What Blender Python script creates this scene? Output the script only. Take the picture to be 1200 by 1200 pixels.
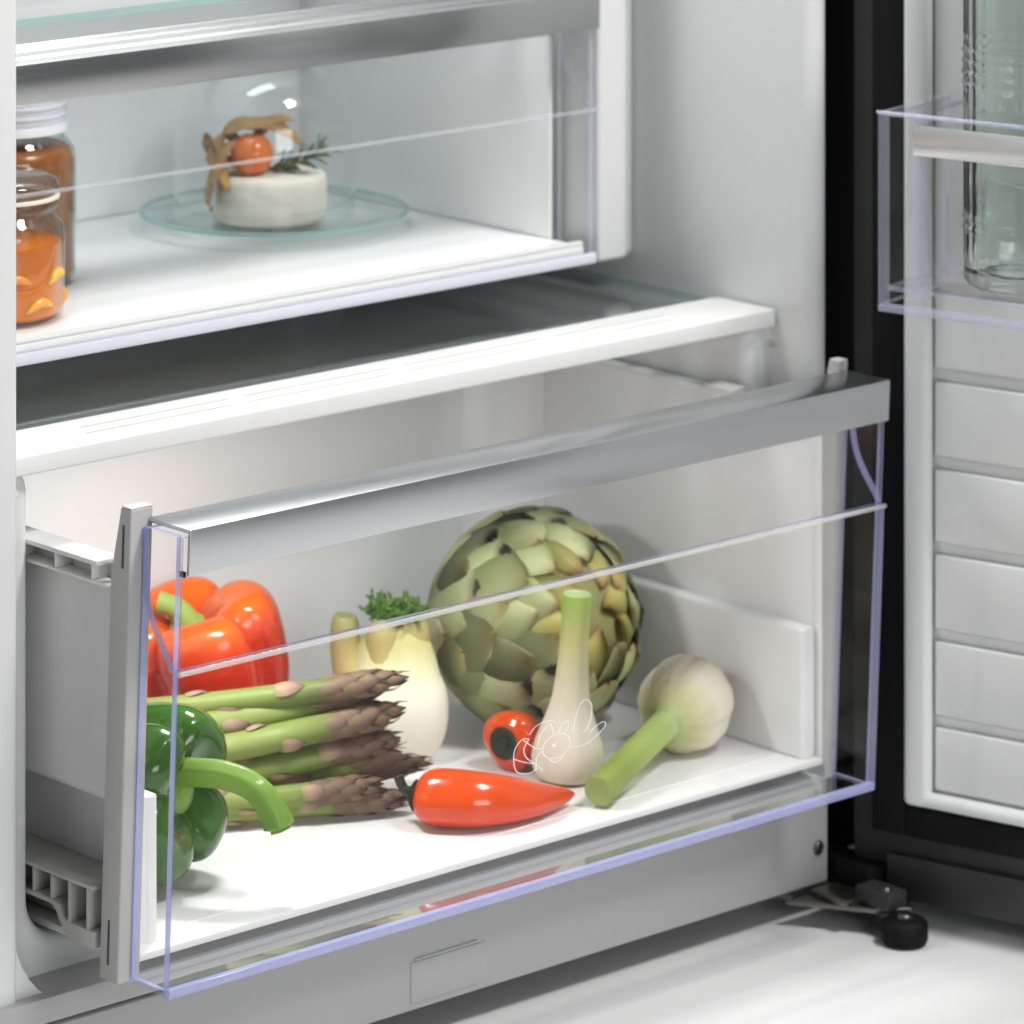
import bpy, bmesh, math, random
from mathutils import Vector, Matrix, Euler, Quaternion, noise
random.seed(7)
R = math.radians
for o in list(bpy.data.objects): bpy.data.objects.remove(o)
scn = bpy.context.scene
COL = scn.collection

# ------------------------------------------------------------------ camera
cam = bpy.data.cameras.new('camera'); camo = bpy.data.objects.new('camera', cam); COL.objects.link(camo)
camo.location = (-1.3951, -1.7896, 0.8956)
camo.rotation_euler = (R(90), 0, -math.atan2(.6674, .7446))
cam.sensor_width = 36; cam.lens = 5530 / 1200 * 36
cam.shift_y = -(600 + 785) / 1200
cam.clip_start = .05; cam.clip_end = 200
cam.dof.use_dof = True; cam.dof.focus_distance = 2.33; cam.dof.aperture_fstop = 12
scn.camera = camo

# ------------------------------------------------------------------ studio light
w = bpy.data.worlds.new('World'); scn.world = w; w.use_nodes = True
w.node_tree.nodes['Background'].inputs[0].default_value = (.93, .97, 1, 1)
w.node_tree.nodes['Background'].inputs[1].default_value = .11
def area(name, loc, target, sx, sy, power, col=(1, 1, 1), spread=180):
    l = bpy.data.lights.new(name, 'AREA'); l.shape = 'RECTANGLE'; l.size = sx; l.size_y = sy; l.energy = power; l.color = col
    l.spread = R(spread)
    o = bpy.data.objects.new(name, l); COL.objects.link(o); o.location = loc
    o.rotation_euler = (Vector(target) - Vector(loc)).to_track_quat('-Z', 'Y').to_euler()
    return o
area('key_softbox', (.57, -.95, 2.0), (.25, .08, .15), .40, .40, 34, (1, .99, .975))
area('front_softbox', (-.40, -2.7, .95), (.25, .2, .28), 1.2, .9, 20, (1, 1, 1))
area('cabinet_lamp', (.235, .33, 1.15), (.235, .3, .4), .4, .15, 3.8, (.98, 1, 1))
area('drawer_fill_light', (.15, .130, .3262), (.17, .145, .10), .05, .02, .46, (1, .995, .975))  # added fill under the shelf trim to brighten the drawer, not a real lamp
scn.view_settings.view_transform = 'Standard'; scn.view_settings.look = 'None'
scn.view_settings.exposure = .16; scn.view_settings.gamma = 1; scn.view_settings.use_curve_mapping = False
scn.render.engine = 'CYCLES'
scn.cycles.max_bounces = 10; scn.cycles.diffuse_bounces = 4; scn.cycles.glossy_bounces = 3; scn.cycles.transparent_max_bounces = 24; scn.cycles.transmission_bounces = 8
scn.cycles.use_adaptive_sampling = True; scn.cycles.adaptive_threshold = .03
scn.cycles.caustics_reflective = False; scn.cycles.caustics_refractive = False

# ------------------------------------------------------------------ materials
def new_mat(name):
    m = bpy.data.materials.new(name); m.use_nodes = True; nt = m.node_tree
    return m, nt, nt.nodes['Principled BSDF']
def N(nt, t, **kw):
    n = nt.nodes.new(t)
    for k, v in kw.items():
        if k in n.inputs: n.inputs[k].default_value = v
        else: setattr(n, k, v)
    return n
def bump(nt, b, scale, strength, dist=.001, coord='Object', sc=(1, 1, 1), detail=4):
    tc = N(nt, 'ShaderNodeTexCoord'); mp = N(nt, 'ShaderNodeMapping'); mp.inputs['Scale'].default_value = sc
    nz = N(nt, 'ShaderNodeTexNoise', Scale=scale, Detail=detail); bp = N(nt, 'ShaderNodeBump', Strength=strength, Distance=dist)
    nt.links.new(tc.outputs[coord], mp.inputs[0]); nt.links.new(mp.outputs[0], nz.inputs['Vector'])
    nt.links.new(nz.outputs[0], bp.inputs['Height']); nt.links.new(bp.outputs[0], b.inputs['Normal'])
    return nz
def plain(name, col, rough=.4, metal=0, spec=.5, b=None, sss=0, var=0, coat=0):
    m, nt, p = new_mat(name)
    p.inputs['Base Color'].default_value = (*col, 1); p.inputs['Roughness'].default_value = rough
    p.inputs['Metallic'].default_value = metal; p.inputs['Specular IOR Level'].default_value = spec
    p.inputs['Coat Weight'].default_value = coat
    if sss: p.inputs['Subsurface Weight'].default_value = sss; p.inputs['Subsurface Scale'].default_value = .006
    if b:
        nz = bump(nt, p, *b)
        n2 = N(nt, 'ShaderNodeTexNoise', Scale=14., Detail=6.); m2 = N(nt, 'ShaderNodeMapRange'); m2.inputs[1].default_value = .3; m2.inputs[2].default_value = .7; m2.inputs[3].default_value = rough * .94; m2.inputs[4].default_value = rough * 1.15
        t2 = N(nt, 'ShaderNodeTexCoord'); nt.links.new(t2.outputs['Object'], n2.inputs['Vector']); nt.links.new(n2.outputs[0], m2.inputs[0]); nt.links.new(m2.outputs[0], p.inputs['Roughness'])
    if var:
        tc = N(nt, 'ShaderNodeTexCoord'); nz = N(nt, 'ShaderNodeTexNoise', Scale=9., Detail=5.)
        rp = N(nt, 'ShaderNodeValToRGB'); rp.color_ramp.elements[0].position = .3; rp.color_ramp.elements[1].position = .7
        rp.color_ramp.elements[0].color = (*[c * (1 - var) for c in col], 1); rp.color_ramp.elements[1].color = (*[min(1, c * (1 + var)) for c in col], 1)
        nt.links.new(tc.outputs['Object'], nz.inputs['Vector']); nt.links.new(nz.outputs[0], rp.inputs[0]); nt.links.new(rp.outputs[0], p.inputs['Base Color'])
    return m
def clear(name, tint, refl=1.0, ior=1.45, rough=.015, edge=None, glosscol=(1, 1, 1)):
    m, nt, p = new_mat(name); nt.nodes.remove(p); out = nt.nodes['Material Output']
    tr = N(nt, 'ShaderNodeBsdfTransparent'); tr.inputs[0].default_value = (*tint, 1)
    gl = N(nt, 'ShaderNodeBsdfGlossy', Roughness=rough); gl.inputs[0].default_value = (*glosscol, 1)
    fr = N(nt, 'ShaderNodeFresnel', IOR=ior); mu = N(nt, 'ShaderNodeMath', operation='MULTIPLY'); mu.inputs[1].default_value = refl
    mx = N(nt, 'ShaderNodeMixShader')
    ge = N(nt, 'ShaderNodeNewGeometry'); iv = N(nt, 'ShaderNodeMath', operation='MULTIPLY_ADD'); iv.inputs[1].default_value = -refl; iv.inputs[2].default_value = refl
    nt.links.new(ge.outputs['Backfacing'], iv.inputs[0]); nt.links.new(iv.outputs[0], mu.inputs[1])   # the sheet reflects at its outer face only
    nt.links.new(fr.outputs[0], mu.inputs[0]); nt.links.new(mu.outputs[0], mx.inputs[0])
    nt.links.new(tr.outputs[0], mx.inputs[1]); nt.links.new(gl.outputs[0], mx.inputs[2]); nt.links.new(mx.outputs[0], out.inputs[0])
    if edge:      # longer light path through curved glass walls seen edge-on absorbs more
        lw = N(nt, 'ShaderNodeLayerWeight', Blend=.35); mc = N(nt, 'ShaderNodeMix', data_type='RGBA')
        mc.inputs[6].default_value = (*tint, 1); mc.inputs[7].default_value = (*edge, 1)
        nt.links.new(lw.outputs['Facing'], mc.inputs[0]); nt.links.new(mc.outputs[2], tr.inputs[0])
    return m
def acrylic_edge(name, col, trans=.45, tint=(.8, .83, .97)):
    m, nt, p = new_mat(name); out = nt.nodes['Material Output']
    p.inputs['Base Color'].default_value = (*col, 1); p.inputs['Roughness'].default_value = .12
    tr = N(nt, 'ShaderNodeBsdfTransparent'); tr.inputs[0].default_value = (*tint, 1)
    mx = N(nt, 'ShaderNodeMixShader'); mx.inputs[0].default_value = trans
    nt.links.new(p.outputs[0], mx.inputs[1]); nt.links.new(tr.outputs[0], mx.inputs[2]); nt.links.new(mx.outputs[0], out.inputs[0])
    return m
def ramp_mat(name, stops, axis='Z', rough=.5, lo=0, hi=1, noise_amt=.06, nscale=40, coord='Object', spec=.4, b=None, sss=0, nsc=(1, 1, 1), coat=0):
    m, nt, p = new_mat(name)
    tc = N(nt, 'ShaderNodeTexCoord'); sp = N(nt, 'ShaderNodeSeparateXYZ'); mr = N(nt, 'ShaderNodeMapRange')
    mr.inputs[1].default_value = lo; mr.inputs[2].default_value = hi
    nt.links.new(tc.outputs[coord], sp.inputs[0]); nt.links.new(sp.outputs[axis], mr.inputs[0])
    mp = N(nt, 'ShaderNodeMapping'); mp.inputs['Scale'].default_value = nsc
    nz = N(nt, 'ShaderNodeTexNoise', Scale=nscale, Detail=5.); nt.links.new(tc.outputs['Object'], mp.inputs[0]); nt.links.new(mp.outputs[0], nz.inputs['Vector'])
    ma = N(nt, 'ShaderNodeMath', operation='MULTIPLY_ADD'); ma.inputs[1].default_value = noise_amt * 2; 
    sb = N(nt, 'ShaderNodeMath', operation='SUBTRACT'); sb.inputs[1].default_value = noise_amt
    nt.links.new(nz.outputs[0], ma.inputs[0]); nt.links.new(mr.outputs[0], sb.inputs[0]); nt.links.new(sb.outputs[0], ma.inputs[2])
    rp = N(nt, 'ShaderNodeValToRGB'); els = rp.color_ramp.elements
    while len(els) < len(stops): els.new(.5)
    for e, (ps, c) in zip(els, stops): e.position = ps; e.color = (*c, 1)
    nt.links.new(ma.outputs[0], rp.inputs[0]); nt.links.new(rp.outputs[0], p.inputs['Base Color'])
    p.inputs['Roughness'].default_value = rough; p.inputs['Specular IOR Level'].default_value = spec; p.inputs['Coat Weight'].default_value = coat; p.inputs['Coat Roughness'].default_value = .10
    n2 = N(nt, 'ShaderNodeTexNoise', Scale=45., Detail=6.); m2 = N(nt, 'ShaderNodeMapRange'); m2.inputs[1].default_value = .3; m2.inputs[2].default_value = .7; m2.inputs[3].default_value = rough * .8; m2.inputs[4].default_value = min(1, rough * 1.9)
    nt.links.new(tc.outputs['Object'], n2.inputs['Vector']); nt.links.new(n2.outputs[0], m2.inputs[0]); nt.links.new(m2.outputs[0], p.inputs['Roughness'])
    if sss: p.inputs['Subsurface Weight'].default_value = sss; p.inputs['Subsurface Scale'].default_value = .008
    if b: bump(nt, p, *b)
    return m
def brushed(name, col, rough=.28, sc=(3, 900, 900)):
    m, nt, p = new_mat(name); p.inputs['Base Color'].default_value = (*col, 1); p.inputs['Metallic'].default_value = 1
    tc = N(nt, 'ShaderNodeTexCoord'); mp = N(nt, 'ShaderNodeMapping'); mp.inputs['Scale'].default_value = sc
    nz = N(nt, 'ShaderNodeTexNoise', Scale=1., Detail=6.); mr = N(nt, 'ShaderNodeMapRange'); mr.inputs[3].default_value = rough - .03; mr.inputs[4].default_value = rough + .05
    nt.links.new(tc.outputs['Object'], mp.inputs[0]); nt.links.new(mp.outputs[0], nz.inputs['Vector']); nt.links.new(nz.outputs[0], mr.inputs[0]); nt.links.new(mr.outputs[0], p.inputs['Roughness'])
    bp = N(nt, 'ShaderNodeBump', Strength=.004, Distance=.0003); nt.links.new(nz.outputs[0], bp.inputs['Height']); nt.links.new(bp.outputs[0], p.inputs['Normal'])
    return m

M = {}
M['white'] = plain('white_plastic', (.74, .74, .73), .34, b=(60., .04, .0005))
M['liner'] = plain('liner_plastic', (.67, .675, .675), .32, b=(8., .05, .002))
M['drawer'] = plain('drawer_plastic', (.81, .81, .805), .30, b=(25., .03, .001))
M['plinth'] = plain('plinth_paint', (.40, .40, .40), .42, b=(300., .05, .0004))
M['bracket'] = plain('bracket_plastic_shaded', (.46, .455, .445), .4)  # white plastic greyed down: the brackets' shade is put into the colour
M['dark'] = plain('dark_steel', (.030, .029, .029), .5, 0, b=(200., .05, .0004))
M['black'] = plain('black_rubber', (.004, .004, .005), .65, spec=.2)
M['slot'] = plain('slot_gap', (.06, .06, .08), .6)
M['steel'] = plain('zinc_steel', (.20, .196, .19), .35, 1)
M['alu'] = brushed('brushed_aluminium', (.58, .59, .60))
M['alu2'] = brushed('satin_aluminium', (.50, .50, .50), .22)
M['acr'] = clear('clear_acrylic', (.985, .985, .985), .45, 1.40)
M['acr_b'] = clear('clear_acrylic_base', (.985, .985, .985), 1.7, 1.5, .03)
M['acr_e'] = acrylic_edge('acrylic_edge', (.52, .54, .80), .55, (.91, .92, .99))
M['acr_e2'] = acrylic_edge('acrylic_edge_deep', (.42, .45, .80), .25, (.88, .90, .99))
M['acr2_e'] = acrylic_edge('acrylic_edge_pale', (.66, .68, .82), .70, (.95, .96, 1))
M['shelfglass'] = clear('shelf_glass_shade_tint', (.76, .79, .80), 1.4, 1.5, .03, glosscol=(.95, 1, 1))  # grey tint stands in for dark reflections and the unlit space below
M['topglass'] = clear('shelf_glass_reflection_tint', (.64, .67, .68), 1.2, 1.5, .03)  # tint paints the dark reflection lying on the upper glass
M['glass_e'] = acrylic_edge('green_glass_edge', (.42, .60, .58), .3, (.6, .85, .8))
M['glass'] = clear('jar_glass', (.93, .95, .945), 1.0, 1.5, .01, edge=(.55, .68, .64))
M['dome'] = clear('dome_glass', (.97, .98, .98), 1.8, 1.45, .01, edge=(.93, .96, .96))
M['acr_r'] = acrylic_edge('acrylic_ridge', (.85, .83, .76), .66, (.97, .97, .95)); M['acr_r2'] = acrylic_edge('acrylic_ridge_faint', (.8, .82, .84), .84, (.98, .98, .98))
M['plateglass'] = clear('plate_glass', (.98, .99, .99), 1.0, 1.5, .02, edge=(.84, .91, .90))
M['bottle'] = clear('bottle_glass', (.955, .975, .965), 1.0, 1.5, .02, edge=(.66, .76, .71))
M['floor'] = plain('floor_paint', (.74, .74, .74), .38, b=(3., .03, .002), var=.03)
M['print'] = plain('white_print', (.9, .9, .92), .5)
M['rubber_clear'] = plain('silicone_bumper', (.62, .55, .52), .3)
M['seal'] = plain('rubber_seal', (.85, .75, .62), .5)

# ------------------------------------------------------------------ mesh helpers
def link(name, me, mats, parent=None, smooth=True, angle=35):
    o = bpy.data.objects.new(name, me); COL.objects.link(o)
    if not isinstance(mats, (list, tuple)): mats = [mats]
    if not me.materials:
        for m in mats: me.materials.append(m)
    if parent: o.parent = parent
    if smooth:
        for p in me.polygons: p.use_smooth = True
        try: me.set_sharp_from_angle(angle=R(angle))
        except Exception: pass
    return o
def bm_obj(name, bm, mats, parent=None, smooth=True, angle=35, fn=None):
    if fn:
        for v in bm.verts: v.co = Vector(fn(v.co))
    bmesh.ops.recalc_face_normals(bm, faces=bm.faces)
    me = bpy.data.meshes.new(name); bm.to_mesh(me); bm.free()
    return link(name, me, mats, parent, smooth, angle)
def add_box(bm, x0, x1, y0, y1, z0, z1, bev=0, seg=2):
    vs = [bm.verts.new((x, y, z)) for x in (x0, x1) for y in (y0, y1) for z in (z0, z1)]
    fs = [bm.faces.new([vs[i] for i in q]) for q in ((0, 1, 3, 2), (4, 6, 7, 5), (0, 4, 5, 1), (2, 3, 7, 6), (0, 2, 6, 4), (1, 5, 7, 3))]
    bmesh.ops.recalc_face_normals(bm, faces=fs)
    if bev:
        es = list({e for f in fs for e in f.edges})
        bmesh.ops.bevel(bm, geom=es, offset=bev, segments=seg, affect='EDGES', profile=.5)
def box(name, x0, x1, y0, y1, z0, z1, mat, parent=None, bev=.0008, fn=None, seg=2):
    bm = bmesh.new(); add_box(bm, x0, x1, y0, y1, z0, z1, bev, seg); return bm_obj(name, bm, mat, parent, fn=fn)
def boxes(name, lst, mat, parent=None, bev=.0006, fn=None):
    bm = bmesh.new()
    for b in lst: add_box(bm, *b, bev)
    return bm_obj(name, bm, mat, parent, fn=fn)
def pane(name, x0, x1, y0, y1, z0, z1, mats, parent=None, fn=None):
    """clear sheet: the two large faces are clear, the narrow faces show the coloured edge"""
    bm = bmesh.new(); add_box(bm, x0, x1, y0, y1, z0, z1)
    dims = [x1 - x0, y1 - y0, z1 - z0]; k = dims.index(min(dims))
    for f in bm.faces:
        f.normal_update(); f.material_index = 0 if abs(f.normal[k]) > .9 else 1
    return bm_obj(name, bm, mats, parent, smooth=False, fn=fn)
def prism(name, pts, axis, a, b, mat, parent=None, bev=.0008, fn=None, seg=2):
    bm = bmesh.new(); n = len(pts)
    def mk(p, t):
        return {'X': (t, p[0], p[1]), 'Y': (p[0], t, p[1]), 'Z': (p[0], p[1], t)}[axis]
    A = [bm.verts.new(mk(p, a)) for p in pts]; B = [bm.verts.new(mk(p, b)) for p in pts]
    bm.faces.new(A); bm.faces.new(B[::-1])
    for i in range(n): bm.faces.new((A[i], A[(i + 1) % n], B[(i + 1) % n], B[i]))
    bmesh.ops.recalc_face_normals(bm, faces=bm.faces)
    if bev: bmesh.ops.bevel(bm, geom=bm.edges[:], offset=bev, segments=seg, affect='EDGES', profile=.5)
    return bm_obj(name, bm, mat, parent, fn=fn)
def lathe_bm(bm, prof, seg=48, fn=None):
    rings = []
    for i, (r, z) in enumerate(prof):
        if r < 1e-6: rings.append([bm.verts.new((0, 0, z))])
        else: rings.append([bm.verts.new((r * math.cos(2 * math.pi * j / seg), r * math.sin(2 * math.pi * j / seg), z)) for j in range(seg)])
    for a, b in zip(rings, rings[1:]):
        for j in range(seg):
            k = (j + 1) % seg
            if len(a) == 1 and len(b) == 1: continue
            if len(a) == 1: bm.faces.new((a[0], b[j], b[k]))
            elif len(b) == 1: bm.faces.new((a[j], b[0], a[k]))
            else: bm.faces.new((a[j], b[j], b[k], a[k]))
def lathe(name, prof, mat, parent=None, seg=48, fn=None, angle=50, loc=None):
    bm = bmesh.new(); lathe_bm(bm, prof, seg); o = bm_obj(name, bm, mat, parent, fn=fn, angle=angle)
    if loc: o.location = loc
    return o
def spline(pts, n):
    pts = [Vector(p) for p in pts]; out = []
    P = [pts[0] * 2 - pts[1]] + pts + [pts[-1] * 2 - pts[-2]]
    m = len(pts) - 1
    for i in range(n + 1):
        t = i / n * m; k = min(int(t), m - 1); u = t - k; a, b, c, d = P[k:k + 4]
        out.append(.5 * ((2 * b) + (c - a) * u + (2 * a - 5 * b + 4 * c - d) * u * u + (3 * b - a - 3 * c + d) * u ** 3))
    return out
def lerp_list(vals, t):
    x = t * (len(vals) - 1); k = min(int(x), len(vals) - 2); return vals[k] + (vals[k + 1] - vals[k]) * (x - k)
def tube_bm(bm, pts, rad, seg=12, cap=True, mod=None):
    n = len(pts); T = []
    for i in range(n):
        a = pts[max(i - 1, 0)]; b = pts[min(i + 1, n - 1)]; T.append((b - a).normalized())
    u = T[0].orthogonal().normalized(); rings = []
    for i in range(n):
        u = (u - T[i] * u.dot(T[i])).normalized(); v = T[i].cross(u)
        r = rad(i / (n - 1)) if callable(rad) else (lerp_list(rad, i / (n - 1)) if isinstance(rad, (list, tuple)) else rad)
        ring = []
        for j in range(seg):
            th = 2 * math.pi * j / seg; rr = r * (mod(th, i / (n - 1)) if mod else 1)
            ring.append(bm.verts.new(pts[i] + (u * math.cos(th) + v * math.sin(th)) * rr))
        rings.append(ring)
    for a, b in zip(rings, rings[1:]):
        for j in range(seg): bm.faces.new((a[j], a[(j + 1) % seg], b[(j + 1) % seg], b[j]))
    if cap:
        bm.faces.new(rings[0][::-1]); bm.faces.new(rings[-1])
    return rings
def tube(name, pts, rad, mat, parent=None, seg=12, n=None, mod=None, cap=True, angle=60):
    bm = bmesh.new(); P = spline(pts, n) if n else [Vector(p) for p in pts]
    tube_bm(bm, P, rad, seg, cap, mod); return bm_obj(name, bm, mat, parent, angle=angle)
def thing(name, label, cat, loc=(0, 0, 0), rot=(0, 0, 0), group=None):
    o = bpy.data.objects.new(name, None); COL.objects.link(o); o.empty_display_size = .02
    o.location = loc; o.rotation_euler = rot
    return tag(o, label, cat, group)
def tag(o, label, cat, group=None):
    o['label'] = label; o['category'] = cat
    if group: o['group'] = group
    return o
def subsurf(o, lv=1):
    md = o.modifiers.new('sub', 'SUBSURF'); md.levels = lv; md.render_levels = lv

# ------------------------------------------------------------------ floor
fl = box('floor', -6, 6, -6, 4, -.02, 0, M['floor'], bev=0); fl['kind'] = 'structure'

# ------------------------------------------------------------------ refrigerator
fridge = thing('refrigerator', 'open refrigerator with pale grey-white lined cabinet and dark swung-open door', 'refrigerator', (0, 0, 0))
XL, XR, YF, YB, ZT = -.0365, .505, .085, .50, 1.25
box('side_wall', -.14, XL, YF, YB, .07, ZT, M['liner'], fridge, bev=.006, seg=4)
box('side_wall', XR, .522, YF - .006, YB, .07, ZT, M['liner'], fridge, bev=.008, seg=5)
box('back_wall', XL - .01, XR + .01, YB - .03, YB, .07, ZT, M['liner'], fridge, bev=.002)
box('outer_side', .5225, .62, .108, YB, .02, ZT, M['black'], fridge, bev=.002)
box('base', -.14, .5215, .125, YB, .022, .069, M['plinth'], fridge, bev=.001)
# plinth with an impressed rectangle and a seam strip
pl = box('plinth', -.30, .5205, .0795, .095, .018, .066, M['plinth'], fridge, bev=.0015)
box('sill_strip', -.30, .5205, .0805, .12, .0672, .080, M['plinth'], fridge, bev=.0012)
boxes('pressed_panel', [(.209, .262, .0788, .0800, .022, .0435)], M['plinth'], pl, bev=.0005)
boxes('panel_lip', [(.212, .256, .0783, .0800, .0440, .0452)], M['plinth'], pl, bev=.0003)
# rounded lip round the drawer opening, swept along the opening outline
path = []
def arc(cx, cz, r, a0, a1, n):
    for i in range(n + 1):
        a = R(a0 + (a1 - a0) * i / n); path.append((cx + r * math.cos(a), cz + r * math.sin(a), -math.cos(a), -math.sin(a)))
xl, xr, zb = -.0115, .487, .096
def add_arc(cx, cz, r, a0, a1, n, convex):   # normal points away from the opening
    for i in range(n + 1):
        a = R(a0 + (a1 - a0) * i / n); s = -1 if convex else 1
        path.append((cx + r * math.cos(a), cz + r * math.sin(a), s * math.cos(a), s * math.sin(a)))
path.append((-.0600, .3325, 0, -1))
add_arc(xl - .012, .3325 - .012, .012, 90, 0, 8, True)
path.append((xl, .3190, -1, 0)); path.append((xl, .3180, -1, 0))
add_arc(xl + .022, zb + .022, .022, 180, 270, 10, False)
add_arc(xr - .022, zb + .022, .022, 270, 360, 10, False)
path.append((xr, .3180, 1, 0)); path.append((xr, .3190, 1, 0))
add_arc(xr + .012, .3325 - .012, .012, 180, 90, 8, True)
path.append((.5300, .3325, 0, -1))
prof = [(0, .47), (0, .1185), (.0006, .1152), (.0022, .1128), (.0045, .1115), (.0075, .111), (.0235, .1095), (.026, .106), (.0275, .099), (.0282, .09)]
def lip_fn(top):
    pass
bm = bmesh.new(); rings = []
for (x, z, nx, nz) in path:
    ring = []
    k = 1.0 if z < .3185 else .38
    for (of, y) in prof:
        o_ = of if y > .1105 else of * k
        ring.append(bm.verts.new((x + nx * o_, y if z < .3185 else max(y, .1098), z + nz * o_)))
    rings.append(ring)
for a, b in zip(rings, rings[1:]):
    for j in range(len(prof) - 1): bm.faces.new((a[j], a[j + 1], b[j + 1], b[j]))
bm_obj('opening_lip', bm, M['liner'], fridge, angle=60)
boxes('lip_filler', [(XL - .001, -.0145, .1125, .20, .066, .135), (-.02, .06, .1125, .20, .064, .0935)], M['liner'], fridge, bev=.001)
boxes('lip_filler', [(XL - .001, -.0195, .1105, .20, .30, .3255)], M['liner'], fridge, bev=.002)
boxes('lip_filler', [(.4955, XR + .001, .1105, .20, .30, .3255)], M['liner'], fridge, bev=.002)
box('drawer_guide', .4575, .481, .2025, .47, .3575, ZT, M['liner'], fridge, bev=.003, seg=3)
box('guide_backing', .480, .5055, .222, .47, .352, ZT, M['liner'], fridge, bev=.006, seg=4)
box('drawer_guide', -.037, -.010, .2025, .47, .3575, ZT, M['liner'], fridge, bev=.003, seg=3)
prism('lip_corner', [(.0105 + .0497 * math.cos(R(a)), .118 + .0497 * math.sin(R(a))) for a in range(180, 271, 9)] + [(-.040, .0655)], 'Y', .0880, .1125, M['liner'], fridge, bev=.0004)
# hinge corner: screws, bracket, foot
def screw(x, y, z, r, axis='Y', par=fridge, mat='steel'):
    s = lathe('screw', [(0, .0022), (r * .45, .0022), (r * .5, .0010), (r * .8, .0016), (r, .0006), (r, 0), (0, 0)], M[mat], par, seg=20)
    s.location = (x, y, z); s.rotation_euler = (R(90), 0, 0) if axis == 'Y' else (0, 0, 0)
screw(.5125, .0795, .0385, .0042)
screw(.5310, .108, .048, .0048)
hb = prism('hinge_bracket', [(.485, .078), (.548, .078), (.548, .045), (.528, .022), (.512, .034), (.493, .066)], 'Z', .0125, .0155, M['steel'], fridge, bev=.0006)
box('bracket_rib', .500, .520, .045, .074, .0156, .0195, M['steel'], hb, bev=.0012)
box('bracket_plate', .524, .543, .052, .1075, .0157, .031, M['black'], hb, bev=.001)
box('hinge_block', .511, .527, .024, .050, .0157, .0255, M['dark'], hb, bev=.0015)
lathe('hinge_pin', [(0, .002), (.002, .002), (.003, .001), (.003, 0), (0, 0)], M['steel'], hb, seg=20, loc=(.517, .031, .0252))
ft = lathe('levelling_foot', [(0, .015), (.006, .015), (.0085, .0145), (.0110, .0140), (.0130, .0120), (.0130, .003), (.0120, .001), (0, .001)], M['black'], fridge, seg=40, loc=(.5150, .0150, 0))
lathe('foot_bolt', [(0, .0170), (.0045, .0170), (.005, .0165), (.005, .0148), (0, .0148)], M['steel'], ft, seg=6)

# door: local frame s (outwards), o (towards the inside), z
D0 = Vector((.5355, .070, 0)); De = Vector((.239, -.971, 0)).normalized(); Dn = Vector((De.y, -De.x, 0))
def DR(v): return D0 + De * v[0] + Dn * v[1] + Vector((0, 0, v[2]))
door = bpy.data.objects.new('door', None); COL.objects.link(door); door.parent = fridge
box('door_panel', -.004, .62, -.055, 0, .0125, ZT, M['dark'], door, bev=.002, fn=DR)
boxes('door_gasket', [(.012, .034, .0002, .007, .05, ZT), (.034, .6, .0002, .007, .05, .068)], M['black'], door, bev=.002, fn=DR)
box('kick_trim', .020, .62, .0003, .004, .0130, .038, M['dark'], door, bev=.001, fn=DR)
box('door_liner', .0375, .60, .0002, .0071, .071, ZT, M['liner'], door, bev=.001, fn=DR)
bm = bmesh.new()
add_box(bm, .0372, .0535, .0072, .0165, .0708, ZT, .004, 4); add_box(bm, .046, .60, .0072, .0163, .0709, .0793, .004, 4)
bm_obj('liner_border', bm, M['liner'], door, fn=DR)
zs = [.0805, .1160, .1222, .1640, .1704, .2125, .2187, .2600, .2668, .3090, .3160, .3580, .364, ZT]
for a, b in zip(zs[::2], zs[1::2]):
    box('liner_panel', .0540, .60, .0072, .0098, a, b, M['liner'], door, bev=.0018, fn=DR, seg=3)
screw(*(DR((.016, .0005, .026))), .003, 'Y', door, 'black')

# ------------------------------------------------------------------ shelves
sh = thing('glass_shelf', 'glass shelf tinted for dark reflections with a wide white slotted front trim above the open drawer', 'shelf', (.235, .3, .335))
sh.location = (0, 0, 0)
ZS = .3405
def trimfn(v): return v
bm = bmesh.new(); add_box(bm, -.034, .5035, .104, .1515, ZS - .0105, ZS, .0016, 3); bm_obj('front_trim', bm, M['white'], sh)
trim = bpy.data.objects['front_trim']
for (a, b) in [(.030, .128), (.135, .238), (.245, .348), (.355, .442)]:
    for k, (y, d) in enumerate(((.1215, 0), (.1335, .006))):
        box('vent_slot', a + d, b + d - .004, y - .0006, y + .0006, ZS - .001, ZS + .00025, M['bracket'], trim, bev=0)
pane('glass_pane', -.034, .500, .1516, .468, ZS - .005, ZS - .001, [M['shelfglass'], M['glass_e']], sh)
boxes('side_rail', [(.487, .5045, .1518, .468, ZS - .0095, ZS - .0052)], M['white'], sh, bev=.0005)
boxes('side_rail', [(-.035, -.020, .1518, .468, ZS - .0095, ZS - .0052)], M['white'], sh, bev=.0005)
bm_ = boxes('shelf_seal', [(-.034, .4865, .170, .176, ZS - .0075, ZS - .0052)], M['bracket'], sh)
us = thing('glass_shelf', 'glass shelf tinted for its dark teal reflection with pale edge above the upper drawer handle', 'shelf')
pane('glass_pane', -.034, .455, .262, .468, .5235, .5275, [M['topglass'], M['glass_e']], us)
box('back_trim', -.034, .455, .440, .468, .5277, .535, M['white'], us, bev=.001)

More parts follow.
